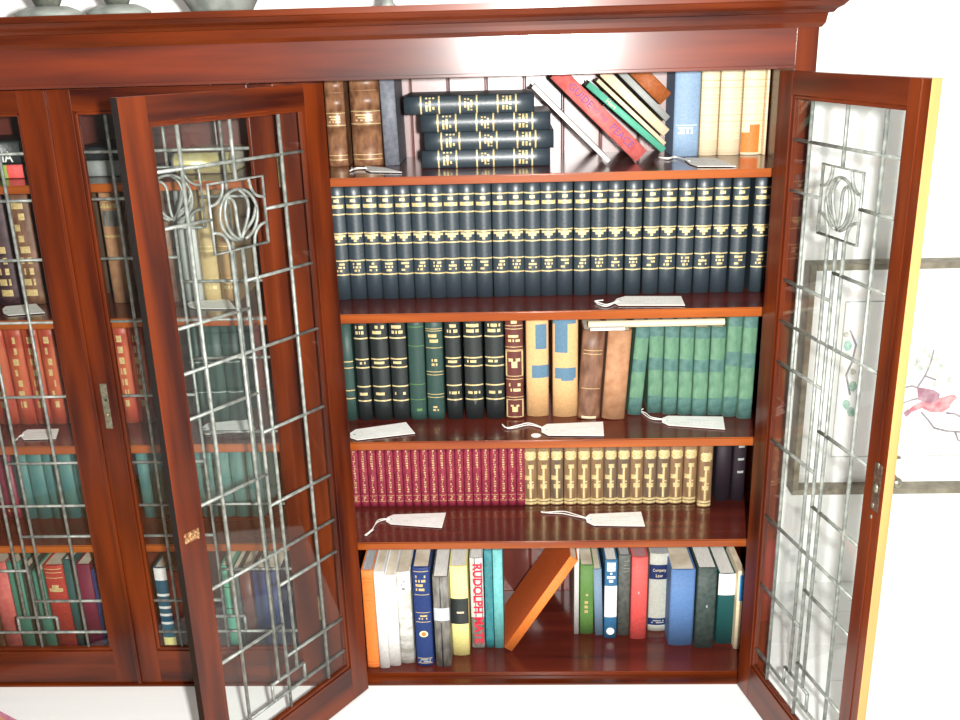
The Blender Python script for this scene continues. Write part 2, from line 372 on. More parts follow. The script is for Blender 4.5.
# ---- row 4
g4 = 'small crimson set on the fourth shelf'
Y4 = .19
cr = [book_meshes(.0185, .17, .12, CRIM, lines([.08, .16], .006, GOLD2, .1, .9) + marks(.2, .94, 22, GOLD2, s, .4, .68) + marks(.09, .15, 2, GOLD2, s+3, .3, .7), PAGE, .2) for s in range(4)]
for i in range(20):
    px = 355.6 + i*8.7
    spawn('book', cr[i % 4], 'small crimson gilt-titled book, %s from left of the crimson set, fourth shelf' % ORD[i], 'book', (onY(px, 490, Y4).x, Y4, Z4), group=g4)
gdc = lines([.03, .075], .03, GOLD, .0, 1) + [(.93, .99, .4, .9, GOLD), (.9, .95, .1, .6, GOLD), (.64, .76, .18, .82, GOLD), (.66, .74, .08, .92, GOLD), (.52, .575, .3, .78, GOLD), (.1, .56, .42, .58, GOLD), (.36, .42, .1, .5, GOLD), (.24, .30, .25, .75, GOLD), (.32, .34, .42, .75, GOLD), (.78, .9, .48, .54, GOLD2)]
go = [book_meshes(.0288, .17, .125, mt, gdc, PAGE, .2) for mt in (GBRN, GBRN2)]
GX = [530.6, 543.7, 557, 570.7, 584, 597.3, 610.6, 623.6, 636.7, 650, 663.3, 676.3, 690, 705.4]
for i, px in enumerate(GX):
    Yg = .19 if i < 13 else .172
    spawn('book', go[i in (2, 6, 7, 9, 10)], 'gold and brown ornate book, %s from left of the gilt set, fourth shelf' % ORD[i], 'book', (onY(px, 485, Yg).x, Yg, Z4), group='gold and brown ornate set on the fourth shelf')
bd = [(.72, .76, .3, .8, GREYC), (.55, .58, .3, .8, GREYC), (.38, .41, .3, .8, GREYC)]
for i, (a, b) in enumerate([(715, 731), (732, 745)]):
    x0 = onY(a, 485, .2).x; x1 = onY(b, 485, .2).x
    spawn('book', book_meshes((x1-x0)*.95, .178, .12, cloth('near_black', (.02, .012, .018)), bd if i else (), PAGE, .18),
          ['plain near-black book beside the gold and brown set, fourth shelf', 'near-black book with pale bands at far right of the fourth shelf'][i], 'book', ((x0+x1)/2, .2, Z4))

# ---- row 5
g5 = 'mixed books on the bottom shelf'
Z = Z5
def r5(xt0, xt1, yt, xb0, xb1, yb, mt, lb, dc=(), pages=PAGEG, side=None, d=.15, bulge=.1, dz=0):
    Y = onZ((xb0+xb1)/2, yb, Z).y
    a = onY(xb0, yb-12, Y); b = onY(xb1, yb-12, Y); tt = onY((xt0+xt1)/2, yt, Y)
    w = (b.x-a.x)*.98; h = tt.z - Z; ang = math.atan2(tt.x-(a.x+b.x)/2, h)
    if abs(ang) < .03: ang = 0
    e = spawn('book', book_meshes(w, h, d, mt, dc, pages, bulge, side), lb, 'book', ((a.x+b.x)/2 + (0 if ang == 0 else 0), Y, Z + abs(math.sin(ang))*w/2), (0, ang, 0), g5)
    return e, w, h
f5 = lambda x: 350+x/4.5
f6 = lambda x: 550+x/4.5
fy = lambda y: 530+y/4.5
r5(f5(46), f5(106), fy(183), f5(76), f5(130), fy(620), ORNG, 'orange book at far left of the bottom shelf', lines([.92, .88, .76, .70], .004, RUST, .1, .8) + lines([.06, .03], .008, ORNGF), PAGEG, side=cloth('light_grey_board', (.6, .58, .54), bump=0))
r5(f5(107), f5(150), fy(190), f5(131), f5(176), fy(622), WHT, 'plain white book next to the orange one, bottom shelf', (), PAGE)
r5(f5(158), f5(208), fy(205), f5(177), f5(226), fy(612), WHT, 'plain white book left of the marbled pale one, bottom shelf', (), PAGE)
r5(f5(212), f5(272), fy(190), f5(228), f5(289), fy(600), MARB, 'marbled pale cream and grey book with small grey title, bottom shelf', marks(.80, .92, 3, GREYD, 2, .3, .6), PAGE)
e, w, h = r5(f5(276), f5(366), fy(170), f5(298), f5(376), fy(612), BLUE, 'navy blue book with gilt lines and round pale sticker, bottom shelf', lines([.96, .73, .55, .455, .08, .03], .006, GOLD2, .05, .95) + marks(.76, .93, 4, GOLD2, 5, .2, .8) + marks(.475, .53, 2, GOLD2, 6, .2, .8) + marks(.035, .075, 2, GREYC, 6, .1, .9), PAGE, bulge=.12)
sb = bmesh.new(); bmesh.ops.create_cone(sb, cap_ends=True, segments=24, radius1=.0095, radius2=.0095, depth=.0012, matrix=Matrix.Translation((0, -.0004, h*.335)) @ Matrix.Rotation(math.pi/2, 4, 'X') @ Matrix.Scale(.8, 4, (0, 1, 0)))
link_mesh('sticker', sb, CREAM, e)
sb = bmesh.new(); bmesh.ops.create_cone(sb, cap_ends=True, segments=20, radius1=.005, radius2=.005, depth=.0008, matrix=Matrix.Translation((0, -.0012, h*.335)) @ Matrix.Rotation(math.pi/2, 4, 'X'))
link_mesh('sticker_mark', sb, ORNG, e)
r5(f5(375), f5(446), fy(213), f5(385), f5(456), fy(616), GREYD, 'grey-brown book with silver band, between navy and yellow books', [(.52, .66, .03, .97, SILV), (.0, .5, .45, .52, BLK), (.66, 1, .45, .52, BLK)], PAGEW)
e, w, h = r5(f5(449), f5(529), fy(165), f5(460), f5(538), fy(565), YEL, 'yellow book with a black band across its spine, bottom shelf', [(.36, .645, 0, 1, BLK), (.48, .50, .3, .75, CREAM)], PAGEW)
e, w, h = r5(f5(531), f5(598), fy(128), f5(548), f5(607), fy(532), cloth('pale_grey', (.55, .55, .52)), 'grey book with red capitals running down its spine, bottom shelf', [(.0, .35, .0, 1, GREYD), (.35, 1, .3, .42, GREYD), (.02, .95, .86, .93, GREYD)], PAGEW)
put_text(e, 'RUDOLPH MATE', .0285, REDINK, .0012, -.0008, h*.50, math.pi/2, sx=.96, bold=1.3)
r5(f5(600), f5(645), fy(92), f5(612), f5(648), fy(529), TEAL, 'dark teal book, left of the light teal one on the bottom shelf', marks(.1, .9, 18, FTEAL, 3, .3, .7))
r5(f5(646), f5(697), fy(92), f5(650), f5(693), fy(531), LTEAL, 'light teal book beside the leaning orange one, bottom shelf', ())
# leaning orange
Yo = onZ(508, 650, Z).y - .006
A = onY(506.5, 651, Yo); B = onY(573, 559, Yo); v = B-A; ho = math.hypot(v.x, v.z); an = math.atan2(v.x, v.z)
spawn('book', book_meshes(.020, ho*.99, .17, ORNG, (), PAGE, .05, ORNGF), 'large orange book leaning right against the green one, bottom shelf', 'book', (A.x+.004, Yo, Z+math.sin(an)*.010), (0, an, 0), g5)
r5(f6(105), f6(130), fy(85), f6(108), f6(130), fy(468), cloth('pale_grey', (.55, .55, .52)), 'thin pale grey book under the tip of the leaning orange one')
r5(f6(131), f6(190), fy(160), f6(134), f6(196), fy(468), GREEN5, 'grass green book right of the leaning orange one, bottom shelf', marks(.55, .6, 1, GOLD2, 3, .4, .6) + marks(.3, .5, 3, GOLD2, 7, .35, .65), PAGE)
r5(f6(193), f6(234), fy(178), f6(203), f6(240), fy(474), STEEL, 'narrow steel blue book between green and white-banded books, bottom shelf', (), PAGE)
e, w, h = r5(f6(236), f6(297), fy(137), f6(243), f6(300), fy(487), cloth('label_blue', (.03, .14, .28)), 'blue book with white band and white disc on its spine, bottom shelf', [(.275, .675, 0, 1, WHT), (.86, .97, .15, .85, WHT), (.91, .915, .1, .9, BLUEL), (.82, .845, .4, .6, WHT), (.765, .80, .15, .85, WHT), (.72, .75, .3, .7, WHT)], PAGEW)
sb = bmesh.new(); bmesh.ops.create_cone(sb, cap_ends=True, segments=24, radius1=w*.32, radius2=w*.32, depth=.0015, matrix=Matrix.Translation((0, -.0004, h*.095)) @ Matrix.Rotation(math.pi/2, 4, 'X'))
link_mesh('sticker', sb, WHT, e)
r5(f6(298), f6(352), fy(115), f6(303), f6(357), fy(474), DGREY, 'dark grey-green book left of the coral one, bottom shelf', lines([.93, .88, .84, .8], .004, GREYC, .4, .9))
r5(f6(358), f6(437), fy(125), f6(362), f6(434), fy(491), CORAL, 'coral red book in the middle right of the bottom shelf', marks(.5, .6, 2, PALER, 5, .4, .7), cloth('pinkish_pages', (.45, .22, .22)))
NVB = cloth('navy_label', (.008, .02, .09))
e, w, h = r5(f6(438), f6(530), fy(108), f6(441), f6(527), fy(455), cloth('stone_grey', (.46, .47, .41)), 'grey book with two navy label bands, right of the coral one', [(.675, .86, 0, 1, NVB), (.08, .17, 0, 1, NVB)] + marks(.1, .15, 2, GREYC, 6, .1, .9), PAGEG)
put_text(e, 'Company', .0105, CREAM, 0, -.001, h*.795, sx=.72); put_text(e, 'Law', .0115, CREAM, 0, -.001, h*.725, sx=.85)
r5(f6(535), f6(654), fy(180), f6(534), f6(644), fy(520), MIDB, 'wide mid-blue cloth book right of the grey navy-labelled one, bottom shelf', (), PAGE, bulge=.06)
r5(f6(658), f6(752), fy(172), f6(652), f6(738), fy(530), DKGR, 'thick charcoal green book right of the mid-blue one, bottom shelf', marks(.5, .55, 1, GREYC, 3, .5, .6), PAGEW, bulge=.06)
r5(f6(752), f6(833), fy(198), f6(746), f6(823), fy(512), BGRN, 'bottle green book with white head band, near the right end of the bottom shelf', [(.70, 1, 0, 1, WHT)], PAGEW, bulge=.06)
r5(f6(838), f6(872), fy(185), f6(829), f6(856), fy(535), CREAM, 'narrow cream book with bright blue patch at the bottom shelf right end', [(.62, .95, .3, 1, LBLUE)], PAGE, d=.12)

PURB = noisy('cover_purple_brown', (.03, .012, .016), (.08, .035, .04), .5, (70,)*3)
# ---- left bay rows (seen through leaded glass)
def lb_row(px_list, ym, yb, zb, h, group, d=.13):
    for a, b, mt, lbl, dc in px_list:
        Y = .15; x0 = onY(a, ym, Y).x; x1 = onY(b, ym, Y).x
        spawn('book', book_meshes((x1-x0)*.97, h, d, mt, dc, PAGE, .17), lbl, 'book', ((x0+x1)/2, Y, zb), (0, 0, 0), group)
orn = marks(.06, .95, 9, GOLD2, 4, .25, .8)
lb_row([(-38, -16, PURB, 'dark purple gilt book cut off by the left edge of the photo, second shelf', orn), (-14.5, 9, PURB, 'dark purple gilt ornate book nearest the left photo edge, second shelf', orn), (10.5, 34, BRN, 'dark brown gilt ornate book left of the closed meeting stiles, second shelf', orn),
        (36, 60, BRN, 'dark brown book hidden behind the closed left stile, second shelf', orn), (62, 83, GBRN2, 'dull brown book behind the closed door stile with the lock plate', orn),
        (103, 124, SUEDE, 'brown leather book with dark label seen through the narrow glass strip', [(.70, .84, .1, .95, GREYD), (.86, .88, 0, 1, GOLD2), (.6, .62, 0, 1, GOLD2)] + marks(.86, .96, 2, GOLD2, 3)),
        (126, 146, BRN, 'dark brown leather book behind the open door edge, second shelf', ()), (148, 170, BRN, 'second dark brown leather book behind the open door stile, second shelf', ()),
        (178, 188, GREYC, 'thin grey book seen through the open left door, second shelf', ()), (189, 196, cloth('pale_grey', (.55, .55, .52)), 'thin pale grey book beside the tan one behind the open left door', ()),
        (197, 214, cloth('gold_tan', (.50, .36, .16)), 'tan gilt book left of its twin, behind the open left door', lines([.5, .46], .01, GOLD) + marks(.1, .2, 2, GOLD, 3)), (215, 234, cloth('gold_brown_tan', (.38, .22, .09)), 'brown gilt book beside the tan one, behind the open left door', lines([.5, .46], .01, GOLD) + marks(.1, .2, 2, GOLD, 3))],
       240, 300, Z2, .225, 'books on the second shelf of the left bay')
rg = [('far left', -32, -13), ('at the left photo edge', -12, 9), ('second from the left photo edge', 9.5, 27), ('third from the left photo edge', 27.5, 43), ('fourth from the left photo edge', 43.5, 60), ('behind the closed left stile', 61, 79), ('behind the lock plate stile', 80, 97), ('left of the pair in the narrow glass strip', 116, 132), ('right of the pair in the narrow glass strip', 132.5, 147)]
lb_row([(a, b, REDO, 'orange-red leather book %s, third shelf' % n, marks(.15, .9, 7, GOLD2, i, .3, .7)) for i, (n, a, b) in enumerate(rg)] +
       [(189, 206, DGRN, 'dark green book left behind the open left door, third shelf', lines([.6, .3], .01, GREYC)), (206.5, 224, DGRN, 'dark green book in the middle behind the open left door, third shelf', lines([.6, .3], .01, GREYC)), (224.5, 241, DGRN, 'dark green book right behind the open left door, third shelf', lines([.6, .3], .01, GREYC))],
       375, 425, Z3, .222, 'books on the third shelf of the left bay', .12)
t4 = [('nearest the crimson ones', 15, 29.5), ('second after the crimson ones', 30, 45), ('third after the crimson ones', 45.5, 60), ('fourth, against the closed left stile', 60.5, 74), ('behind the meeting stiles', 75, 90), ('behind the lock stile', 91, 106), ('at the narrow glass strip left', 139, 151), ('at the narrow glass strip right', 151.5, 163), ('leftmost behind the open door', 197, 214), ('second behind the open door', 214.5, 231), ('third behind the open door', 231.5, 247), ('fourth behind the open door', 247.5, 262)]
lb_row([(-14, -1, CRIM, 'crimson book cut off by the left edge of the photo, fourth shelf', ()), (0, 14, CRIM, 'crimson book left of the faded teal set, fourth shelf', marks(.1, .2, 2, GOLD2, 1))] +
       [(a, b, FTEAL, 'faded teal cloth book, %s, fourth shelf' % n, ()) for n, a, b in t4], 485, 515, Z4, .168, 'books on the fourth shelf of the left bay')
def l5(a, b, yt, mt, lbl, dc=(), yb=638, pages=PAGE):
    Y = .11; x0 = onY(a, 600, Y).x; x1 = onY(b, 600, Y).x; h = onY((a+b)/2, yt, Y).z-Z5
    spawn('book', book_meshes((x1-x0)*.97, h, .15, mt, dc, pages, .12), lbl, 'book', ((x0+x1)/2, Y, Z5), (0, 0, 0), 'books on the bottom shelf of the left bay')
l5(-22, -6, 562, BRN, 'brown book cut off by the left edge, bottom shelf of the left bay')
l5(-5, 12, 563, ROSE, 'faded coral red book at the left photo edge, bottom shelf')
l5(12.5, 26, 563, SGREEN, 'green cloth book beside the coral one, bottom shelf of left bay')
l5(26.5, 36, 567, DKGR, 'dark narrow book between two green ones, bottom shelf of left bay')
l5(36.5, 47, 572, SGREEN, 'dull green book left of the bright red one, bottom shelf of left bay')
l5(47.5, 68, 566, REDB, 'bright red book with gilt crest and lettering, bottom shelf of left bay', lines([.96, .92, .86], .008, GOLD, .1, .9) + [(.7, .74, .2, .8, GOLD), (.74, .78, .35, .65, GOLD)])
l5(68.5, 79, 560, BGRN, 'dark blue-green book right of the bright red one, left bay')
l5(80, 95, 565, CRIMD, 'wine coloured book by the closed left stile, bottom shelf')
l5(95.5, 103, 570, BLUE, 'thin blue book against the closed left stile, bottom shelf')
l5(157, 170, 568, cloth('deep_teal', (.01, .10, .16)), 'teal book with white rings seen through the narrow glass strip', [(.85, .995, 0, 1, WHT), (.66, .69, 0, 1, WHT), (.51, .54, 0, 1, WHT), (.42, .45, 0, 1, WHT), (.32, .35, 0, 1, WHT), (.22, .25, 0, 1, WHT), (.03, .16, 0, 1, YEL)])
l5(170.5, 182, 572, REDB, 'brick red book beside the white-ringed teal one, bottom shelf')
l5(224, 234, 566, MINT, 'mint green book seen through the open left door, bottom shelf', lines([.75, .5, .25], .012, DKGR))
l5(234.5, 241, 570, DKGR, 'dark thin book beside the mint green one, bottom shelf')
l5(241.5, 253, 572, MAROON, 'brown maroon book left of the large navy one, behind the open door')
l5(253.5, 283, 572, BLUE, 'large navy book seen through the open left door, bottom shelf')
# top shelf of the left bay: lying things
def lying(xa, xb, yb_, yt_, Y, mt, lbl, dc=(), d=.14, name='book'):
    A = onY(xa, (yb_+yt_)/2, Y); B = onY(xb, (yb_+yt_)/2, Y); th = onY(xa, yt_, Y).z - onY(xa, yb_, Y).z
    return spawn(name, book_meshes(th, B.x-A.x, d, mt, dc, PAGE, .12), lbl, 'book', (A.x, Y, onY((xa+xb)/2, yb_, Y).z + th/2), (0, math.pi/2, 0), 'books lying on the top shelf of the left bay')

# ------------------------------------------------------------------ bookcase
H = 1.2449; C = .0748; hw = .41; XR = .453; XM = -(hw + C/2); XL = 2*XM - XR
YB = .372
bc = empty('bookcase', 'large mahogany two-bay bookcase with leaded glass doors, right pair standing open', 'bookcase', (XM, .15, 0))
bc_off = Vector((-XM, -.15, 0))
def part(name, bm, mats, parent=None, **k):
    o = link_mesh(name, bm, mats, parent or bc)
    o.location = bc_off if parent is None else (0, 0, 0)
    return o
HB = 1.250
bm = bmesh.new(); box(bm, XL+.034, XR-.034, .0008, .024, HB, 1.322, .0008); box(bm, XL+.0365, XR-.0365, -.003, .0, HB+.0005, HB+.0065, .001); part('header', bm, WH)
prof = [(-.004, 1.316), (.003, 1.3165), (.008, 1.324), (.009, 1.332), (.010, 1.3385), (.017, 1.3395), (.021, 1.345), (.029, 1.350), (.036, 1.3575), (.039, 1.359), (.039, 1.369), (-.004, 1.369)]
bm = bmesh.new(); st = []
for (px_, z) in prof:
    st.append([bm.verts.new(c) for c in ((XL-px_, YB, z), (XL-px_, -px_, z), (XR+px_, -px_, z), (XR+px_, YB, z))])
n = len(prof)
for i in range(n):
    for k in range(3): bm.faces.new((st[i][k], st[(i+1) % n][k], st[(i+1) % n][k+1], st[i][k+1]))
bm.faces.new([s[0] for s in st]); bm.faces.new([s[3] for s in st][::-1])
part('cornice', bm, WX)
bm = bmesh.new(); box(bm, XL, XR, .0, YB, 1.352, 1.366); part('top_panel', bm, WX)
for s, x0, x1 in (('end_stile', XR-.0365, XR), ('end_stile', XL, XL+.0365)):
    bm = bmesh.new(); box(bm, x0, x1, 0, .024, .0, 1.322, .0004); part(s, bm, WZ)
bm = bmesh.new(); box(bm, -hw-C+.001, -hw-.001, 0, .024, .006, HB-.001, .0015); part('center_stile', bm, WZ)
for nm, x0, x1 in (('side_panel', XR-.015, XR), ('side_panel', XL, XL+.015), ('partition', XM-.009, XM+.009)):
    bm = bmesh.new(); box(bm, x0, x1, .0245, YB-.01, 0, 1.352); part(nm, bm, WZ)
for x0, x1 in ((XM+.0095, XR-.0155), (XL+.0155, XM-.0095)):
    bm = bmesh.new(); nb = 11; w_ = (x1-x0)/nb
    for k in range(nb): box(bm, x0+k*w_+.0006, x0+(k+1)*w_-.0006, YB-.022, YB-.012, 0, 1.35, .0035)
    box(bm, x0, x1, YB-.0115, YB-.008, 0, 1.35)
    part('back_panel', bm, WB)
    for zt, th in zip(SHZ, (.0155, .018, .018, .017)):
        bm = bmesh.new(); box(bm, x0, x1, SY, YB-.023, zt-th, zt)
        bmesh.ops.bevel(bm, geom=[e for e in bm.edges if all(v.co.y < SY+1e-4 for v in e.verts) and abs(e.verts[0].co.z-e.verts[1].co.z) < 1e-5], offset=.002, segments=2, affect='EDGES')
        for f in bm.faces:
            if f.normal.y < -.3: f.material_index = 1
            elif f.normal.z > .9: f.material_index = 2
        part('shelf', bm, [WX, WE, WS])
    bm = bmesh.new(); box(bm, x0, x1, SY-.003, YB-.023, .003, SHZ[4], .0015)
    for f in bm.faces:
        if f.normal.z > .9: f.material_index = 1
    part('bottom_shelf', bm, [WX, WS])
bm = bmesh.new(); box(bm, XL+.037, XR-.037, 0.0, SY-.0035, 0, .0045, .001); part('base_rail', bm, WX)

# doors --------------------------------------------------------------
T = .022; Y0 = .006; DZ0, DZ1 = .006, HB-.0015
def Lx(pts, mir): return [(-(p[0]) if mir else p[0], p[1]) for p in pts]
def arc(cx, cz, rx, rz, a0, a1, n=14): return [(cx+rx*math.cos(math.radians(a0+(a1-a0)*i/n)), cz+rz*math.sin(math.radians(a0+(a1-a0)*i/n))) for i in range(n+1)]
def bez(p0, p1, p2, p3, n=12):
    o = []
    for i in range(n+1):
        t = i/n; a = (1-t)**3; b = 3*t*(1-t)**2; c = 3*t*t*(1-t); d = t**3
        o.append((a*p0[0]+b*p1[0]+c*p2[0]+d*p3[0], a*p0[1]+b*p1[1]+c*p2[1]+d*p3[1]))
    return o
def came_paths(flip):
    """pattern in inside view with q = distance from the INSIDE-VIEW LEFT glass edge side; returned as (s,z) from hinge"""
    a, b, m, c, d = .103, .183, .207, .231, .308
    S0, S1, G0, G1 = .054, .354, .090, 1.204
    P = []
    for s in (a, d): P.append([(s, G0), (s, G1)])
    P.append([(m, 1.108), (m, G1)]); P.append([(m, G0), (m, .997)])
    P.append([(b, .168), (b, .997)]); P.append([(c, .168), (c, .997)])
    for z in (1.138, .820, .430, .130): P.append([(S0, z), (S1, z)])
    P.append([(S0, 1.053), (.150, 1.053)]); P.append([(.264, 1.053), (S1, 1.053)])
    P.append([(.165, .167), (.249, .167)]); P.append([(.165, .167), (.165, .130)]); P.append([(.249, .167), (.249, .130)])
    near = (.942, .668, .526, .360, .206); far = (.895, .743, .589, .280)
    if flip: near, far = far+(), near
    for z in near: P.append([(S0, z), (m, z)])
    for z in far: P.append([(m, z), (S1, z)])
    # tulip emblem: square with an oval flower, corner loops
    E0, E1, F0, F1 = .150, .264, .997, 1.108; cx = (E0+E1)/2; cz = 1.052
    P.append([(E0, F0), (E1, F0), (E1, F1), (E0, F1), (E0, F0)])
    P.append(arc(cx, cz, .039, .0415, -78, 258, 30))
    for sx in (-1, 1):
        ex = E0 if sx < 0 else E1
        P.append(bez((ex, F1-.034), (ex-sx*.02, F1-.034), (ex-sx*.03, F1-.02), (ex-sx*.030, F1)))
        P.append(bez((ex, F0+.034), (ex-sx*.02, F0+.034), (ex-sx*.03, F0+.02), (ex-sx*.030, F0)))
    P.append(bez((cx, F0+.014), (cx-.012, 1.035), (cx-.040, 1.070), (cx-.004, 1.0925)))
    P.append(bez((cx, F0+.014), (cx+.014, 1.045), (cx-.006, 1.078), (cx+.021, 1.083)))
    P.append(bez((cx, F0+.014), (cx+.030, 1.02), (cx+.036, 1.060), (cx+.021, 1.083)))
    P.append(bez((cx, F0+.014), (cx-.006, 1.03), (cx-.030, 1.028), (cx-.037, 1.060)))
    return P
def make_door(px, side, ang, plates):
    """side=-1 hinge on the left, free edge to +x; side=+1 hinge on the right"""
    S = 1 if side < 0 else -1
    W = .409; SW = .047; RT = .038; RB = .080
    bm = bmesh.new()
    def B(s0, s1, y0, y1, z0, z1, bev=.0012, mi=0):
        a, b = sorted((s0*S, s1*S)); box(bm, a, b, y0, y1, z0, z1, bev, mi)
    B(0, SW, Y0, T, DZ0, DZ1); B(W-SW, W, Y0, T, DZ0, DZ1)
    bm2 = None
    B(SW-.0005, W-SW+.0005, Y0+.0003, T-.0003, DZ1-RT, DZ1-.0002, .0008, 1); B(SW-.0005, W-SW+.0005, Y0+.0003, T-.0003, DZ0+.0002, DZ0+RB, .0008, 1)
    # inner bead
    q = .007; y0, y1 = Y0+.003, T-.003
    B(SW-.0004, SW+q, y0, y1, DZ0+RB-.001, DZ1-RT+.001, .002); B(W-SW-q, W-SW+.0004, y0, y1, DZ0+RB-.001, DZ1-RT+.001, .002)
    B(SW+.001, W-SW-.001, y0, y1, DZ1-RT-q, DZ1-RT+.0004, .002, 1); B(SW+.001, W-SW-.001, y0, y1, DZ0+RB-.0004, DZ0+RB+q, .002, 1)
    mats = [WZ, WX]
    if plates == 'lock_open_right':      # raw edge and rebate line
        mats = [WZ, WX, RAW]
        for f in bm.faces:
            c = f.calc_center_median()
            if abs(c.x*S - W) < .0006 and abs(f.normal.x) > .9: f.material_index = 2
        B(W-.0225, W-.0185, T-.0006, T+.0016, DZ0+.001, DZ1-.001, .0006, 0)
    if plates == 'lock_open_left':
        mats = [WZ, WX, BLKW]
        for f in bm.faces:
            c = f.calc_center_median()
            if abs(c.x*S - W) < .0006 and abs(f.normal.x) > .9: f.material_index = 2
    if plates in ('astragal',):
        B(W-.005, W+.003, .001, Y0+.0005, DZ0, DZ1, .0018)
    o = link_mesh('cabinet_door', bm, mats, bc)
    o.location = Vector((px, -.004 if ang else 0, 0)) + bc_off; o.rotation_euler = (0, 0, ang)
    gb = bmesh.new(); a, b = sorted(((SW+.002)*S, (W-SW-.002)*S)); box(gb, a, b, T/2+.002, T/2+.004, DZ0+RB+.003, DZ1-RT-.003)
    link_mesh('glass_pane', gb, GL, o)
    lb = bmesh.new()
    for i, p in enumerate(came_paths(side > 0 or plates == 'plain')):
        dy = .0004*((i % 3)-1)
        r = .0030 if len(p) < 4 else .0026
        tube(lb, [(s*S, T/2+.003+dy, z) for s, z in p], r, 8, 1.15)
    ld = link_mesh('leading', lb, LEAD, o, smooth=True)
    if plates == 'astragal':
        pb = bmesh.new(); a, b = sorted(((W-.030)*S, (W-.017)*S)); box(pb, a, b, Y0-.0018, Y0+.0004, .603, .697, .0006); link_mesh('lock_plate', pb, IRON, o)
        pb = bmesh.new(); bmesh.ops.create_uvsphere(pb, u_segments=12, v_segments=8, radius=.0042, matrix=Matrix.Translation(((W-.023)*S, Y0-.003, .632)) @ Matrix.Scale(.6, 4, (0, 1, 0)))
        link_mesh('keyhole_cover', pb, BRASS, o, smooth=True)
        pb = bmesh.new(); bmesh.ops.create_cone(pb, cap_ends=True, segments=14, radius1=.003, radius2=.003, depth=.001, matrix=Matrix.Translation(((W-.025)*S, Y0-.0021, .663)) @ Matrix.Rotation(math.pi/2, 4, 'X'))
        link_mesh('keyhole', pb, BLK, o)
    if plates == 'lock_open_left':
        pb = bmesh.new()
        for ds, dz, r in ((-.012, .004, .0035), (0, 0, .0048), (.008, -.004, .003), (-.006, -.008, .0028), (.013, -.010, .0028)):
            bmesh.ops.create_uvsphere(pb, u_segments=10, v_segments=7, radius=r, matrix=Matrix.Translation(((W-.024+ds*-1)*S, T+.001, .552+dz)) @ Matrix.Scale(.5, 4, (0, 1, 0)))
        box(pb, *sorted(((W-.040)*S, (W-.010)*S)), T-.0004, T+.0012, .541, .559, .0006)
        link_mesh('catch', pb, noisy('brass_catch', (.25, .07, .03), (.75, .5, .25), .25, (250,)*3, metal=.8), o, smooth=False)
    if plates == 'lock_open_right':
        pb = bmesh.new(); a, b = sorted(((W-.026)*S, (W-.008)*S)); box(pb, a, b, T-.0004, T+.0020, .612, .690, .0006)
        link_mesh('lock_plate', pb, noisy('dark_lock_recess', (.03, .015, .01), (.10, .06, .04), .5, (200,)*3), o)
        for dz, r, dx, nm in ((.072, .0035, 0, 'screw_head'), (.034, .0060, 0, 'lock_bolt'), (.004, .0035, .003, 'screw_head'), (-.016, .003, .004, 'screw_head')):
            pb = bmesh.new(); bmesh.ops.create_uvsphere(pb, u_segments=10, v_segments=7, radius=r, matrix=Matrix.Translation(((W-.017-dx)*S, T+.002, .616+dz)) @ Matrix.Diagonal((1, .5, 1.3, 1)))
            link_mesh(nm, pb, IRON, o, smooth=True)
        pb = bmesh.new(); Mx = Matrix.Translation(((W-.016)*S, Y0-.006, .664)) @ Matrix.Rotation(math.pi/2, 4, 'X')
        bmesh.ops.create_cone(pb, cap_ends=True, segments=16, radius1=.004, radius2=.0055, depth=.012, matrix=Mx)
        bmesh.ops.create_uvsphere(pb, u_segments=14, v_segments=10, radius=.0085, matrix=Matrix.Translation(((W-.016)*S, Y0-.015, .656)))
        link_mesh('door_knob', pb, IRON, o, smooth=True)
        pb = bmesh.new(); box(pb, *sorted(((W-.018)*S, (W-.010)*S)), -.014+Y0, Y0+.0004, .698, .701, .0008); link_mesh('key', pb, IRON, o)
    # hinges
    for hz in (.17, 1.07):
        hb = bmesh.new(); tube(hb, [(-.001*S, -.004, hz), (-.001*S, -.004, hz+.055)], .0032, 10); link_mesh('hinge', hb, BRASS, o)
    return o
tL, tR = 2.160547, 1.798813
make_door(-hw, -1, -tL, 'lock_open_left')
make_door(hw, 1, tR, 'lock_open_right')
make_door(-hw-C, 1, 0, 'astragal')
make_door(-hw-C-2*hw, -1, 0, 'plain')

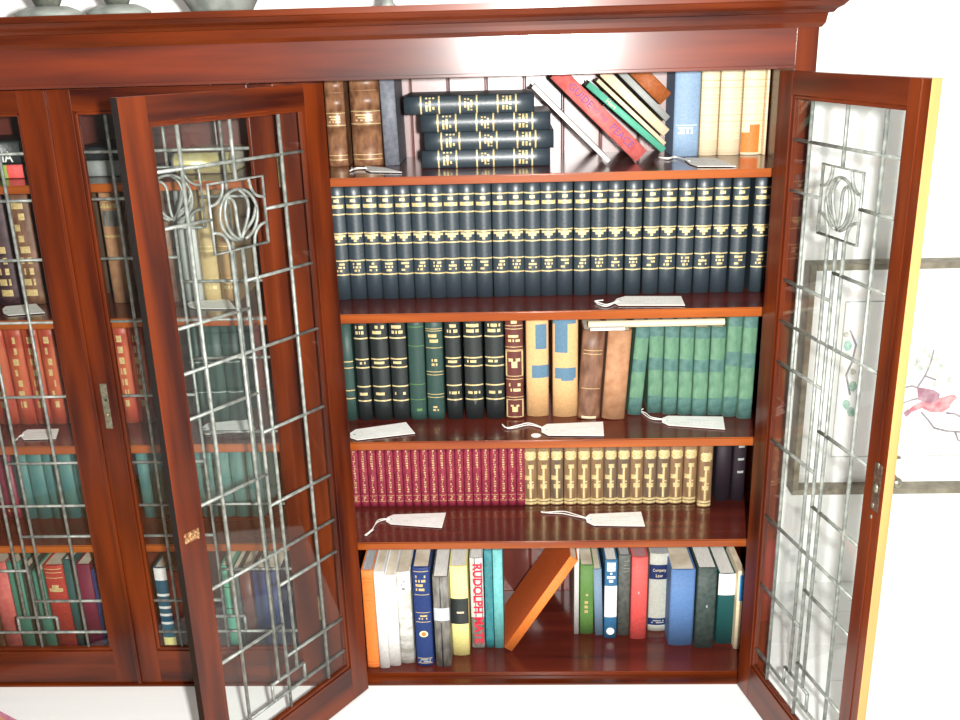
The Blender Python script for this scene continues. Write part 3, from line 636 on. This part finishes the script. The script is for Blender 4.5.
# ------------------------------------------------------------------ price tags
def tag(corners, zs, string, label, holes=True, rise=.0012, wr=2):
    """corners: 4 pixel corners (string end first two) of a card lying on the surface at height zs"""
    P = [onZ(x, y, zs+rise) for x, y in corners]
    P = [Vector((p.x, min(p.y, .36), zs)) for p in P]
    c = sum(P, Vector())/4
    e = empty('price_tag', label, 'tag', (c.x, c.y, zs), group='string price tags on the shelves')
    A, B, Cc, D = [p-Vector((c.x, c.y, zs)) for p in P]      # A,B string end ; Cc,D far end (A-D and B-Cc long sides)
    poly = [A.lerp(B, .28), A.lerp(D, .10), D, Cc, B.lerp(Cc, .10), A.lerp(B, .72)]
    bm = bmesh.new(); prism(bm, [(p.x, p.y) for p in poly], rise, rise+.0009)
    link_mesh('card', bm, CARD, e)
    hp = A.lerp(B, .5).lerp(D.lerp(Cc, .5), .07)
    bm = bmesh.new(); bmesh.ops.create_cone(bm, cap_ends=True, segments=14, radius1=.0032, radius2=.0032, depth=.0004, matrix=Matrix.Translation((hp.x, hp.y, rise+.0011)))
    link_mesh('eyelet', bm, INK, e)
    bm = bmesh.new(); rg = random.Random(len(label))
    for k in range(wr):
        f = .35+.28*k; t0 = .25+.05*k; x = t0
        while x < .8:
            l = rg.uniform(.02, .05); p = A.lerp(B, f).lerp(D.lerp(Cc, f), x); q2 = A.lerp(B, f+rg.uniform(-.05, .05)).lerp(D.lerp(Cc, f), x+l)
            tube(bm, [(p.x, p.y, rise+.0011), (q2.x, q2.y, rise+.0011)], .0006, 4, .4, nrm=(0, 0, 1)); x += l+rg.uniform(.01, .03)
    link_mesh('handwriting', bm, INK, e)
    if string:
        for off in (0, 1):
            pts = [hp+Vector((0, 0, rise+.002))]
            for i, (x, y) in enumerate(string):
                q2 = onZ(x, y, zs+.002); pts.append(Vector((q2.x-c.x+.003*off*math.sin(i*2.1), q2.y-c.y+.008*off*math.sin(i+1), .0022+.0012*off)))
            sm_ = []
            for i in range(len(pts)-1):
                p0 = pts[max(i-1, 0)]; p1 = pts[i]; p2 = pts[i+1]; p3 = pts[min(i+2, len(pts)-1)]
                for k in range(5):
                    t = k/5; sm_.append(.5*((2*p1)+(p2-p0)*t+(2*p0-5*p1+4*p2-p3)*t*t+(-p0+3*p1-3*p2+p3)*t**3))
            sm_.append(pts[-1])
            bm = bmesh.new(); tube(bm, sm_, .0011, 6, nrm=(0, 0, 1)); link_mesh('string', bm, STRING, e, smooth=True)
    return e
tag([(363, 166), (367, 172), (402, 172.5), (385, 168)], Z1, [(356, 169), (350, 171), (353, 168)], 'grey-looking string tag before the brown calf books, top shelf')
tag([(682, 158), (693, 166.5), (736, 166.5), (716, 158.5)], Z1, [(676, 157.5), (668, 159), (660, 158)], 'string tag before the pale blue and cream books, top shelf')
tag([(619, 296.5), (611, 305.5), (685, 305.5), (681, 296.5)], Z2, [(608, 306), (600, 305), (596, 302), (603, 300)], 'string tag on the second shelf in front of the long law set')
tag([(350, 430.5), (350.5, 441), (415, 433.5), (406, 422.5)], Z3, [], 'tilted white tag with no string at left of the third shelf')
tag([(541, 424.5), (542, 435.5), (604, 436), (603, 422)], Z3, [(530, 425), (518, 427), (508, 428.5), (502, 424)], 'string tag before the tan and brown books, middle of third shelf')
tag([(662, 416), (662, 425), (725, 429.5), (723, 417)], Z3, [(652, 419), (645, 415), (641, 411), (643, 408.5)], 'string tag before the green set, third shelf right')
tag([(388, 515), (385, 524), (442, 528), (446, 513)], Z4, [(378, 522), (371, 531), (366, 536), (374, 529)], 'string tag before the crimson set, fourth shelf')
tag([(584, 514.5), (588, 525.5), (645, 526.5), (641, 512)], Z4, [(574, 516), (562, 513.5), (548, 513), (541, 511.5)], 'string tag before the gold and brown set, fourth shelf')
tag([(186, 302), (190, 309), (236, 309), (228, 299)], Z2, [], 'tag seen through the open left door before the tan pair, second shelf')
tag([(2, 307), (4, 316), (45, 313), (36, 304)], Z2, [], 'dim tag below the dark gilt books at the left photo edge, second shelf')
tag([(24, 430), (20, 440), (56, 439), (59, 429)], Z3, [(18, 438), (14, 442)], 'tag before the orange-red leather books at left, third shelf')
tag([(203, 424), (200, 435), (256, 431), (252, 419)], Z3, [], 'white tag seen through the open left door, third shelf')
# round sticker on shelf
p = onZ(536, 435.5, Z3); bm = bmesh.new(); bmesh.ops.create_cone(bm, cap_ends=True, segments=28, radius1=.010, radius2=.010, depth=.0008, matrix=Matrix.Translation((0, 0, .0004)))
o = link_mesh('round_sticker', bm, CARD, None, (p.x, p.y, Z3)); o['label'] = 'small round white sticker lying by the middle string tag, third shelf'; o['category'] = 'sticker'

# paper roll on green books
x0 = onY(588, 326, .16).x; x1 = onY(724, 324, .16).x; zr = Z3+HL+.0008
pr = [o for o in COL.objects if o.name == 'paper_roll'][0]; pr.location = ((x0+x1)/2, .155, zr)
bm = bmesh.new(); tube(bm, [(-(x1-x0)/2, 0, .0075), ((x1-x0)/2, .004, .0075)], .0072, 16); link_mesh('sheet', bm, CREAM, pr, smooth=False)
bm = bmesh.new(); box(bm, -.135, -.065, -.022, -.0085, .0002, .006, .0015); link_mesh('folded_strip', bm, WHT, pr)

# things on the left bay's top shelf
def flat(xa, xb, yb_, yt_, base, lbl, deco, side=None, dz=0, Y=.13, d=.15):
    A = onY(xa, (yb_+yt_)/2, Y).x; B = onY(xb, (yb_+yt_)/2, Y).x; a = onY((xa+xb)/2, yb_, Y).z; b = onY((xa+xb)/2, yt_, Y).z
    return spawn('book', book_meshes(b-a, B-A, d, base, deco, PAGE, .12, side), lbl, 'book', (A, Y, a+(b-a)/2), (0, math.pi/2, 0), 'books lying on the top shelf of the left bay'), a, b
# black book with white letters + green/red foot, at left
Y = .13; A = onY(-80, 165, Y).x; B = onY(22, 165, Y).x
e = spawn('book', book_meshes(.026, B-A, .15, GREYD, [(.62, .84, 0, 1, cloth('lime', (.32, .5, .08))), (.84, 1, 0, 1, CORAL)], PAGE, .1), 'grey book lying flat with green and red end under the black lettered one', 'book', (A, Y, Z1+.0135), (0, math.pi/2, 0), 'books lying on the top shelf of the left bay')
e = spawn('book', book_meshes(.044, B-A, .15, BLK, (), PAGE, .1), 'black book lying flat with white capitals NIA on its spine, left edge', 'book', (A, Y, Z1+.0275+.0225), (0, math.pi/2, 0), 'books lying on the top shelf of the left bay')
put_text(e, 'NIA', .028, WHT, .009, -.001, (B-A)-.036, -math.pi/2, sx=.85, bold=1)
# white box + gilt spined book
for nm, xa, xb, th, z0, mt, lbl in (('book', 84, 128, .030, 0, GREYC, 'grey-white book lying flat behind the narrow glass strip, top shelf'), ('book', 78, 120, .026, .0305, BLK, 'black book lying on the grey-white one behind the narrow glass strip')):
    A = onY(xa, 165, .13).x; B = onY(xb, 165, .13).x
    spawn('book', book_meshes(th, B-A, .15, mt, (), PAGEW, .1), lbl, nm, (A, .13, Z1+z0+th/2+.0003), (0, math.pi/2, 0), 'books lying on the top shelf of the left bay')
A = onY(172, 170, .12).x; B = onY(229, 170, .12).x
spawn('book', book_meshes(.040, B-A, .16, noisy('bright_gilt_spine', (.75, .62, .25), (.95, .86, .5), .28, (20,)*3, metal=.5), [(0, .04, 0, 1, GREYD)], PAGE, .4), 'book lying flat with shining gold spine, behind the open left door, top shelf', 'book', (A, .12, Z1+.0205), (0, math.pi/2, 0), 'books lying on the top shelf of the left bay')

# ------------------------------------------------------------------ things on top of the case
def lathe(bm, prof, seg=28, c=(0, 0, 0), sx=1, sy=1):
    rings = [[bm.verts.new((c[0]+r*sx*math.cos(2*math.pi*k/seg), c[1]+r*sy*math.sin(2*math.pi*k/seg), c[2]+z)) for k in range(seg)] for r, z in prof]
    for a, b in zip(rings, rings[1:]):
        for k in range(seg): bm.faces.new((a[k], a[(k+1) % seg], b[(k+1) % seg], b[k]))
    bm.faces.new(rings[0][::-1]); bm.faces.new(rings[-1])
STONE = noisy('grey_green_ceramic', (.16, .18, .16), (.30, .32, .29), .45, (30,)*3, 5)
STONE2 = noisy('dark_green_bronze', (.05, .06, .045), (.20, .21, .17), .5, (40,)*3, 5)
ZT = 1.369
p = onY(222, 8, .05); e = empty('bowl', 'pale grey ceramic bowl standing on top of the bookcase, only its foot showing', 'bowl', (p.x, .05, ZT))
bm = bmesh.new(); lathe(bm, [(.050, 0), (.054, .004), (.062, .018), (.085, .045), (.098, .075), (.100, .080), (.095, .080), (.07, .04), (.03, .012)]); link_mesh('bowl_body', bm, STONE, e, smooth=True)
for cx_, lbl, s in ((48, 'green-grey ornament base at the far left on top of the bookcase', 1), (118, 'green-grey ornament base between the left ornament and the ceramic bowl', .95)):
    p = onY(cx_, 8, .05); e = empty('ornament', lbl, 'ornament', (p.x, .05, ZT), group='ornaments on top of the bookcase')
    bm = bmesh.new(); lathe(bm, [(.058*s, 0), (.060*s, .006), (.050*s, .012), (.034*s, .018)], sx=1, sy=.7); link_mesh('base', bm, STONE, e, smooth=True)
    bm = bmesh.new(); lathe(bm, [(.020*s, .018), (.026*s, .030), (.040*s, .055), (.042*s, .085), (.026*s, .115), (.014*s, .135), (.018*s, .150)], sx=1, sy=.8); link_mesh('figure_body', bm, STONE2, e, smooth=True)
p = onY(388, 3, .05); bm = bmesh.new(); lathe(bm, [(.012, 0), (.014, .003), (.010, .008), (.008, .03), (.011, .05)]); o = link_mesh('small_vase', bm, STONE, None, (p.x, .05, ZT), smooth=True)
o['label'] = 'tiny pale pot barely visible on top of the bookcase right of the bowl'; o['category'] = 'pot'

# ------------------------------------------------------------------ picture on the wall
YW = .40
def W2(x, y, Y=YW-.012): return onY(x, y, Y)
TLc = onY(811, 265, YW-.05); BRy = onY(900, 494, YW-.05)
PX0, PZ1, PZ0 = TLc.x, TLc.z, BRy.z; PX1 = PX0+.62
e = empty('framed_picture', 'framed bird and blossom print with wide white mat on the wall right of the bookcase', 'picture', ((PX0+PX1)/2, YW, (PZ0+PZ1)/2))
off = -Vector(e.location)
FR = noisy('grey_wood_frame', (.16, .14, .10), (.30, .27, .20), .55, (30, 30, 30), 5)
bm = bmesh.new()
ft = .014; fd = .050
for a in ((PX0, PX0+ft, PZ0, PZ1), (PX1-ft, PX1, PZ0, PZ1), (PX0+ft, PX1-ft, PZ0, PZ0+ft), (PX0+ft, PX1-ft, PZ1-ft, PZ1)):
    box(bm, a[0]+off.x, a[1]+off.x, -fd-.001, -.001, a[2]+off.z, a[3]+off.z, .002)
link_mesh('frame', bm, FR, e)
bm = bmesh.new(); box(bm, PX0+ft+off.x, PX1-ft+off.x, -.012, -.006, PZ0+ft+off.z, PZ1-ft+off.z); link_mesh('mat_board', bm, noisy('mat_white', (.92, .93, .92), (.95, .95, .94), .8), e)
ym = -.0125
def pp(x, y):
    q = onY(x, y, YW-.0125); return Vector((q.x+off.x, ym, q.z+off.z))
LINE = noisy('mat_line_ink', (.35, .40, .38), (.45, .5, .48), .8)
l0 = pp(846, 302); l1 = pp(900, 456); bm = bmesh.new()
rx = PX1-.06+off.x
tube(bm, [(l0.x, ym, l0.z), (rx, ym, l0.z), (rx, ym, l1.z), (l0.x, ym, l1.z), (l0.x, ym, l0.z)], .0012, 4, .3); link_mesh('mat_line', bm, LINE, e)
TW = noisy('twig_ink', (.22, .20, .22), (.40, .38, .39), .8); PK = noisy('bird_red', (.55, .16, .20), (.75, .42, .42), .8, (60,)*3); GY = noisy('bird_grey', (.34, .17, .22), (.5, .33, .38), .8, (60,)*3)
BL = noisy('blossom_wash', (.42, .48, .42), (.66, .66, .60), .8, (90,)*3); GRW = noisy('leaf_wash', (.25, .48, .40), (.5, .65, .55), .8, (90,)*3)
bm = bmesh.new()
for path in ([(903, 388), (912, 386), (918, 388)], [(917, 388), (925, 376), (930, 365), (934, 350)], [(903, 403), (912, 400), (920, 398)], [(921, 412), (928, 420), (934, 428), (946, 431), (960, 432), (975, 436)], [(946, 413), (955, 414), (968, 421)],
             [(955, 432), (958, 440), (970, 446)], [(925, 376), (936, 380)], [(850, 330), (856, 345), (852, 362), (846, 375), (850, 395)]):
    bm = bmesh.new(); tube(bm, [pp(*a) for a in path], .0026, 5, .3); link_mesh('painted_branch', bm, TW, e)
bm = bmesh.new()
def blob(bm, pts, dy=0):
    P = [pp(*a) for a in pts]; vs = [bm.verts.new((q.x, q.y-.0006-dy, q.z)) for q in P]; ws = [bm.verts.new((q.x, q.y, q.z)) for q in P]
    bm.faces.new(vs); n = len(P)
    for i in range(n): bm.faces.new((vs[i], vs[(i+1) % n], ws[(i+1) % n], ws[i]))
blob(bm, [(904, 414), (914, 405), (925, 400), (932, 396), (940, 398), (950, 395), (955, 395), (957, 398), (952, 402), (949, 408), (942, 412), (930, 412), (922, 408), (912, 412), (906, 417)])
link_mesh('painted_bird_body', bm, PK, e)
bm = bmesh.new(); blob(bm, [(917, 387), (924, 388), (934, 390), (940, 394), (938, 400), (930, 403), (922, 401), (918, 400)], .0004); blob(bm, [(903, 413), (908, 409), (911, 412), (906, 417)], .0004); link_mesh('painted_bird_wing', bm, GY, e)
bm = bmesh.new(); rg = random.Random(3)
for cx_, cy_ in ((918, 360), (924, 352), (930, 356), (936, 360), (941, 366), (928, 366), (921, 368), (938, 376), (934, 384), (916, 364), (847, 355), (853, 372), (846, 335), (950, 380)):
    blob(bm, [(cx_+3.2*math.cos(a)*rg.uniform(.7, 1.2), cy_+3.2*math.sin(a)*rg.uniform(.7, 1.2)) for a in [k*math.pi/4 for k in range(8)]])
link_mesh('painted_blossom', bm, BL, e)
bm = bmesh.new()
for cx_, cy_ in ((848, 346), (853, 386), (846, 404), (851, 412)):
    blob(bm, [(cx_+4*math.cos(a), cy_+6*math.sin(a)*rg.uniform(.7, 1.1)) for a in [k*math.pi/4 for k in range(8)]])
link_mesh('painted_leaf', bm, GRW, e)

# ------------------------------------------------------------------ rug corner at bottom left
bm = bmesh.new(); q0 = onZ(0, 711, .006); q1 = onZ(19, 721, .006)
dv = (q1-q0).normalized(); nv = Vector((-dv.y, dv.x, 0)); nv = -nv if nv.x > 0 else nv
if nv.y > 0: nv = -nv
a = q0-dv*.15; 
P0 = [a, a+dv*1.1, a+dv*1.1+nv*.9, a+nv*.9]
e = empty('rug', 'corner of a pink-bordered orange rug on the floor at bottom left', 'rug', (P0[0].x, P0[0].y, 0))
bo = Vector((P0[0].x, P0[0].y, 0)); prism(bm, [((p-bo).x, (p-bo).y) for p in P0], .001, .006); link_mesh('border', bm, noisy('rug_pink', (.5, .16, .24), (.62, .28, .36), .9, (90,)*3), e)
bm = bmesh.new(); P1 = [a+dv*.012+nv*.012, a+dv*1.088+nv*.012, a+dv*1.088+nv*.888, a+dv*.012+nv*.888]; prism(bm, [((p-bo).x, (p-bo).y) for p in P1], .006, .0075); link_mesh('field', bm, noisy('rug_orange', (.6, .26, .1), (.75, .42, .2), .9, (90,)*3), e)

# ------------------------------------------------------------------ room
def struct(name, bm, mat):
    o = link_mesh(name, bm, mat); o['kind'] = 'structure'; return o
FLM = noisy('white_floor_boards', (.89, .90, .88), (.93, .94, .92), .55, (2, 30, 2))
bm = bmesh.new()
for k in range(22): y = YW-.13*k; box(bm, -2.6, 2.2, y-.1285, y, -.03, 0, .0006)
struct('floor', bm, FLM)
bm = bmesh.new(); box(bm, -2.6, 2.2, YW, YW+.08, -.03, 2.5); struct('wall_back', bm, WALL)
bm = bmesh.new(); box(bm, -2.68, -2.6, YW-2.86, YW+.08, -.03, 2.5); struct('wall_left', bm, WALL)
bm = bmesh.new(); box(bm, 2.2, 2.28, YW-2.86, YW+.08, -.03, 2.5); struct('wall_right', bm, WALL)

# ------------------------------------------------------------------ light
def area(name, loc, target, size, power, col=(1, 1, 1), sy=None):
    l = bpy.data.lights.new(name, 'AREA'); l.energy = power; l.color = col; l.size = size
    if sy: l.shape = 'RECTANGLE'; l.size_y = sy
    o = bpy.data.objects.new(name, l); COL.objects.link(o); o.location = loc
    o.rotation_euler = (Vector(target)-Vector(loc)).to_track_quat('-Z', 'Y').to_euler(); return o
area('camera_flash', CAM + rt*.10 + up*.012 - fw*.02, (0.02, 0, .85), .045, 62, (1, .98, .95))
area('overhead_fill', (-.2, -1.3, 2.45), (-.2, -.6, 0), 1.0, 10, (1, .97, .92))  # unseen soft fill from above, added for room ambience
w = bpy.data.worlds.new('world'); sc.world = w; w.use_nodes = True
w.node_tree.nodes['Background'].inputs[0].default_value = (1, .96, .9, 1); w.node_tree.nodes['Background'].inputs[1].default_value = .14
sc.view_settings.view_transform = 'Standard'; sc.view_settings.look = 'None'; sc.view_settings.gamma = 1; sc.view_settings.exposure = 0.32
